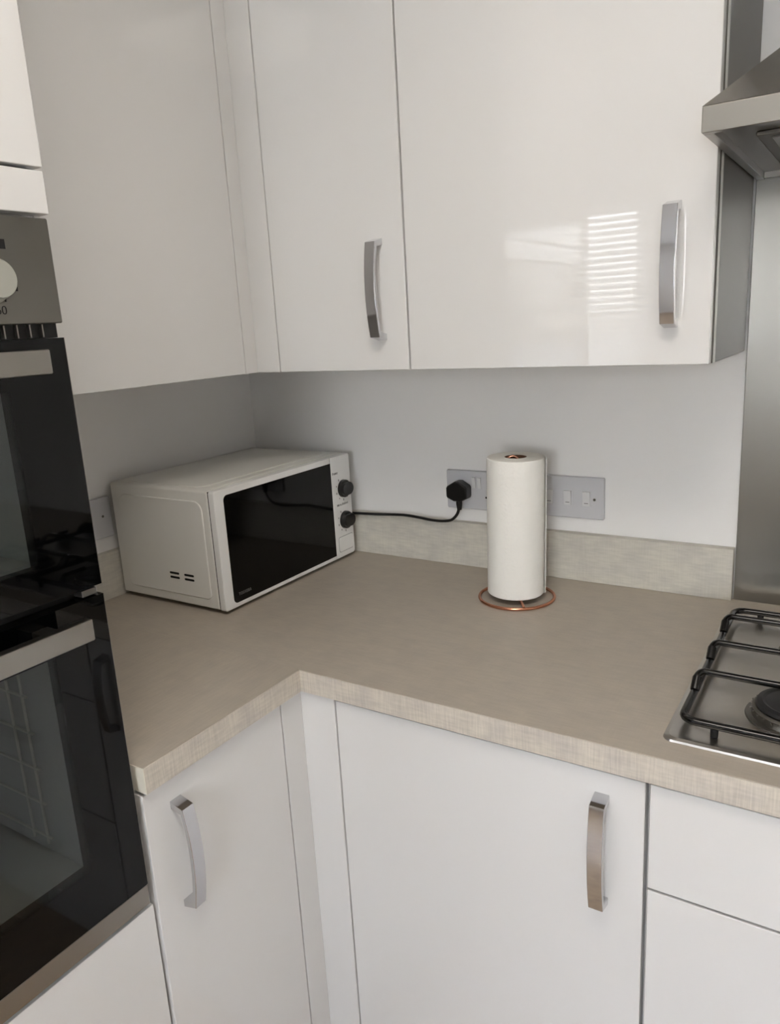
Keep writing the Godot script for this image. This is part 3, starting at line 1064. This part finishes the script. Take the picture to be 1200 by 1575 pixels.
	s = Shape.new()
	var out := PackedVector2Array([Vector2(-0.0075, -0.0215), Vector2(0.0095, -0.0215), Vector2(0.0245, -0.0145), Vector2(0.0265, -0.010), Vector2(0.0265, 0.0085), Vector2(0.024, 0.0125), Vector2(0.006, 0.0225), Vector2(-0.004, 0.0225), Vector2(-0.0235, 0.0115), Vector2(-0.0265, 0.007), Vector2(-0.0265, -0.0105), Vector2(-0.0245, -0.0145)])
	s.prism(out, Vector3(0.5965, 1.0805, 0), Vector3.RIGHT * 0.94, Vector3.UP, Vector3.BACK, 0.0115, 0.040, 0.004)
	part("plug_body", s, M.black_plastic, pl)
	s = Shape.new()
	s.lathe(Vector3(0.599, 1.062, 0.030), Vector3.DOWN, [Vector2(0.0, 0.0), Vector2(0.0068, 0.0), Vector2(0.0066, 0.010), Vector2(0.0048, 0.022), Vector2(0.0, 0.022)], 16)
	part("strain_relief", s, M.black_plastic, pl)
	s = Shape.new()
	var path := [Vector3(0.12, 0.985, 0.024), Vector3(0.22, 1.000, 0.022), Vector3(0.315, 1.0065, 0.024), Vector3(0.38, 1.0105, 0.028), Vector3(0.4544, 1.0155, 0.030), Vector3(0.495, 1.0135, 0.030), Vector3(0.528, 1.0105, 0.030), Vector3(0.5549, 1.0105, 0.030), Vector3(0.578, 1.0150, 0.030), Vector3(0.5925, 1.0285, 0.030), Vector3(0.599, 1.045, 0.030)]
	s.tube(smooth_path(path, 6), 0.0032, 10)
	part("lead", s, M.black_plastic, pl)

func socket_plate(called: String, label: String, lo: Vector3, hi: Vector3) -> Node3D:
	var t := thing(called, label, "socket" if called == "wall_socket" else "switch", (lo + hi) * 0.5, "wall plates")
	box_part("plate", lo, hi, 0.0022, M.socket, t)
	return t

func rocker(t: Node3D, x: float, y: float, w: float, h: float) -> void:
	var s := Shape.new()
	# tilted rocker in a shallow surround
	var z := 0.0095
	s.box(Vector3(x - w / 2 - 0.0018, y - h / 2 - 0.0018, z - 0.001), Vector3(x + w / 2 + 0.0018, y + h / 2 + 0.0018, z + 0.0004), 0.0003)
	var o := part("rocker_surround", s, M.socket, t)
	s = Shape.new()
	var prof := PackedVector2Array([Vector2(-h / 2, z), Vector2(-h / 2, z + 0.0018), Vector2(0.0, z + 0.0026), Vector2(h / 2, z + 0.0048), Vector2(h / 2, z)])
	s.prism(prof, Vector3(x, y, 0), Vector3.UP, Vector3.BACK, Vector3.RIGHT, -w / 2, w / 2, 0.0004)
	part("rocker", s, M.rocker, o)

func screw(t: Node3D, at: Vector3, axis: Vector3) -> void:
	var s := Shape.new()
	s.lathe(Vector3.ZERO, axis, [Vector2(0.0028, 0.0), Vector2(0.0026, 0.0007), Vector2(0.0, 0.0009)], 16)
	part("screw", s, M.screw, t, "", at)

func pin_holes(t: Node3D, c: Vector3) -> void:
	var s := Shape.new()
	s.box(c + Vector3(-0.0022, 0.007, 0), c + Vector3(0.0022, 0.0155, 0.0004))
	s.box(c + Vector3(-0.0145, -0.0085, 0), c + Vector3(-0.0085, -0.0045, 0.0004))
	s.box(c + Vector3(0.0085, -0.0085, 0), c + Vector3(0.0145, -0.0045, 0.0004))
	part("pin_hole", s, M.dark_slot, t)

func build_sockets() -> void:
	var t := socket_plate("wall_socket", "grey-white double socket with a black plug in it", Vector3(0.5590, 1.0375, 0.0005), Vector3(0.7040, 1.1225, 0.0095))
	rocker(t, 0.6255, 1.0970, 0.0085, 0.0235)
	rocker(t, 0.6385, 1.0970, 0.0085, 0.0235)
	pin_holes(t, Vector3(0.6665, 1.0725, 0.0095))
	screw(t, Vector3(0.5685, 1.080, 0.0095), Vector3.BACK)
	screw(t, Vector3(0.6945, 1.080, 0.0095), Vector3.BACK)
	t = socket_plate("switch_plate", "grey-white plate with a row of appliance switches right of the paper roll", Vector3(0.7620, 1.0385, 0.0005), Vector3(0.9080, 1.1235, 0.0095))
	for x in [0.7955, 0.8340, 0.8725]:
		rocker(t, x, 1.0800, 0.0155, 0.0290)
		var m := Shape.new()
		m.box(Vector3(x - 0.004, 1.0705, 0.0114), Vector3(x + 0.004, 1.0715, 0.0121))
		part("printed_label", m, M.print_grey, t)
	screw(t, Vector3(0.7750, 1.0790, 0.0095), Vector3.BACK)
	screw(t, Vector3(0.8885, 1.0790, 0.0095), Vector3.BACK)
	t = socket_plate("wall_socket", "wall socket half hidden between the oven and the microwave", Vector3(0.0005, 1.0385, 0.4660), Vector3(0.0095, 1.1235, 0.6120))
	screw(t, Vector3(0.0095, 1.0845, 0.4890), Vector3.RIGHT)
	screw(t, Vector3(0.0095, 1.0845, 0.5990), Vector3.RIGHT)

func build_roll() -> void:
	var c := Vector3(0.7845, 0, 0.1570)
	# copper wire holder
	var t := thing("roll_holder", "copper wire ring stand under the paper towel roll", "roll holder", Vector3(c.x, WORKTOP_Y, c.z))
	var s := Shape.new()
	var ring := []
	for i in 64:
		var a := TAU * i / 64
		ring.append(Vector3(c.x + cos(a) * 0.0715, WORKTOP_Y + 0.0031, c.z + sin(a) * 0.0715))
	s.tube(ring, 0.0030, 10, true)
	part("base_ring", s, M.copper, t)
	s = Shape.new()
	var dir := Vector3(0.55, 0, 0.835).normalized()
	s.tube(smooth_path([Vector3(c.x, WORKTOP_Y + 0.0065, c.z) + dir * 0.0735, Vector3(c.x, WORKTOP_Y + 0.0085, c.z) + dir * 0.055, Vector3(c.x, WORKTOP_Y + 0.0085, c.z)], 6), 0.0027, 10)
	s.tube([Vector3(c.x, WORKTOP_Y + 0.0085, c.z), Vector3(c.x, WORKTOP_Y + 0.0085, c.z) - dir * 0.0715], 0.0027, 10)
	part("cross_wire", s, M.copper, t)
	# upright loop through the core
	s = Shape.new()
	var side := Vector3(-0.55, 0, 0.25).normalized()
	var loop := []
	for q in [[-0.010, 0.0085], [-0.010, 0.10], [-0.010, 0.20], [-0.010, 0.264], [-0.0075, 0.2735], [0.0, 0.2775], [0.0075, 0.2735], [0.010, 0.264], [0.010, 0.20], [0.010, 0.10], [0.010, 0.0085]]:
		loop.append(Vector3(c.x, WORKTOP_Y + q[1], c.z) + side * q[0] + Vector3(-0.004, 0, 0))
	s.tube(smooth_path(loop, 5), 0.0026, 10)
	part("post", s, M.copper, t)
	# the roll
	var y0 := WORKTOP_Y + 0.0125
	var y1 := 1.1870
	var r := 0.0540
	var roll := thing("paper_towel_roll", "white paper towel roll standing on the worktop", "paper towel", Vector3(c.x, y0, c.z))
	s = Shape.new()
	# outline with the loose end of the outer sheet lifting off at the right
	var out := PackedVector2Array()
	var n := 72
	var lift := deg_to_rad(-33.0)
	for i in n + 1:
		var a := lift + TAU * i / n
		var f := float(i) / n
		out.append(Vector2(cos(a), sin(a)) * (r - 0.0006 + 0.0006 * f))
	var e := Vector2(cos(lift), sin(lift))
	var tang := Vector2(-e.y, e.x)
	# straight tail, a sheet thick, running on past the seam
	out[n] = e * (r + 0.0004)
	out.append(e * (r + 0.0005) + tang * 0.017)
	out.append(e * (r - 0.0003) + tang * 0.017)
	var hole := 0.0205
	var soft := 0.0022
	# side wall, rounded shoulder and the annular ends
	var m := out.size()
	for i in m:
		var j := (i + 1) % m
		var a: Vector2 = out[i]
		var b: Vector2 = out[j]
		var sharp: bool = i >= n - 1
		var na := Vector3(a.x, 0, a.y).normalized()
		var nb := Vector3(b.x, 0, b.y).normalized()
		if sharp:
			var dd := b - a
			na = Vector3(dd.y, 0, -dd.x).normalized()
			nb = na
		var A := Vector3(c.x + a.x, 0, c.z + a.y)
		var B := Vector3(c.x + b.x, 0, c.z + b.y)
		s.quad_s(A + Vector3.UP * (y0 + soft), B + Vector3.UP * (y0 + soft), B + Vector3.UP * (y1 - soft), A + Vector3.UP * (y1 - soft), na, nb, nb, na)
		for q in [[y1 - soft, y1, Vector3.UP], [y0 + soft, y0, Vector3.DOWN]]:
			var ia := Vector3(c.x + a.x * 0.965, q[1], c.z + a.y * 0.965)
			var ib := Vector3(c.x + b.x * 0.965, q[1], c.z + b.y * 0.965)
			s.quad_s(A + Vector3.UP * q[0], B + Vector3.UP * q[0], ib, ia, na, nb, q[2], q[2])
			var ha := Vector3(c.x, q[1], c.z) + Vector3(a.x, 0, a.y).normalized() * hole
			var hb := Vector3(c.x, q[1], c.z) + Vector3(b.x, 0, b.y).normalized() * hole
			s.quad(ia, ib, hb, ha, q[2])
	part("paper", s, M.paper, roll)
	s = Shape.new()
	s.lathe(Vector3(c.x, 0, c.z), Vector3.UP, [Vector2(hole + 0.0002, y0), Vector2(hole + 0.0002, y1 - 0.0005), Vector2(hole - 0.0012, y1 - 0.0005), Vector2(hole - 0.0012, y0)], 40)
	part("core", s, M.cardboard, roll, "brown cardboard core")
	roll.rotation.z = -0.016
	roll.position.x -= 0.002
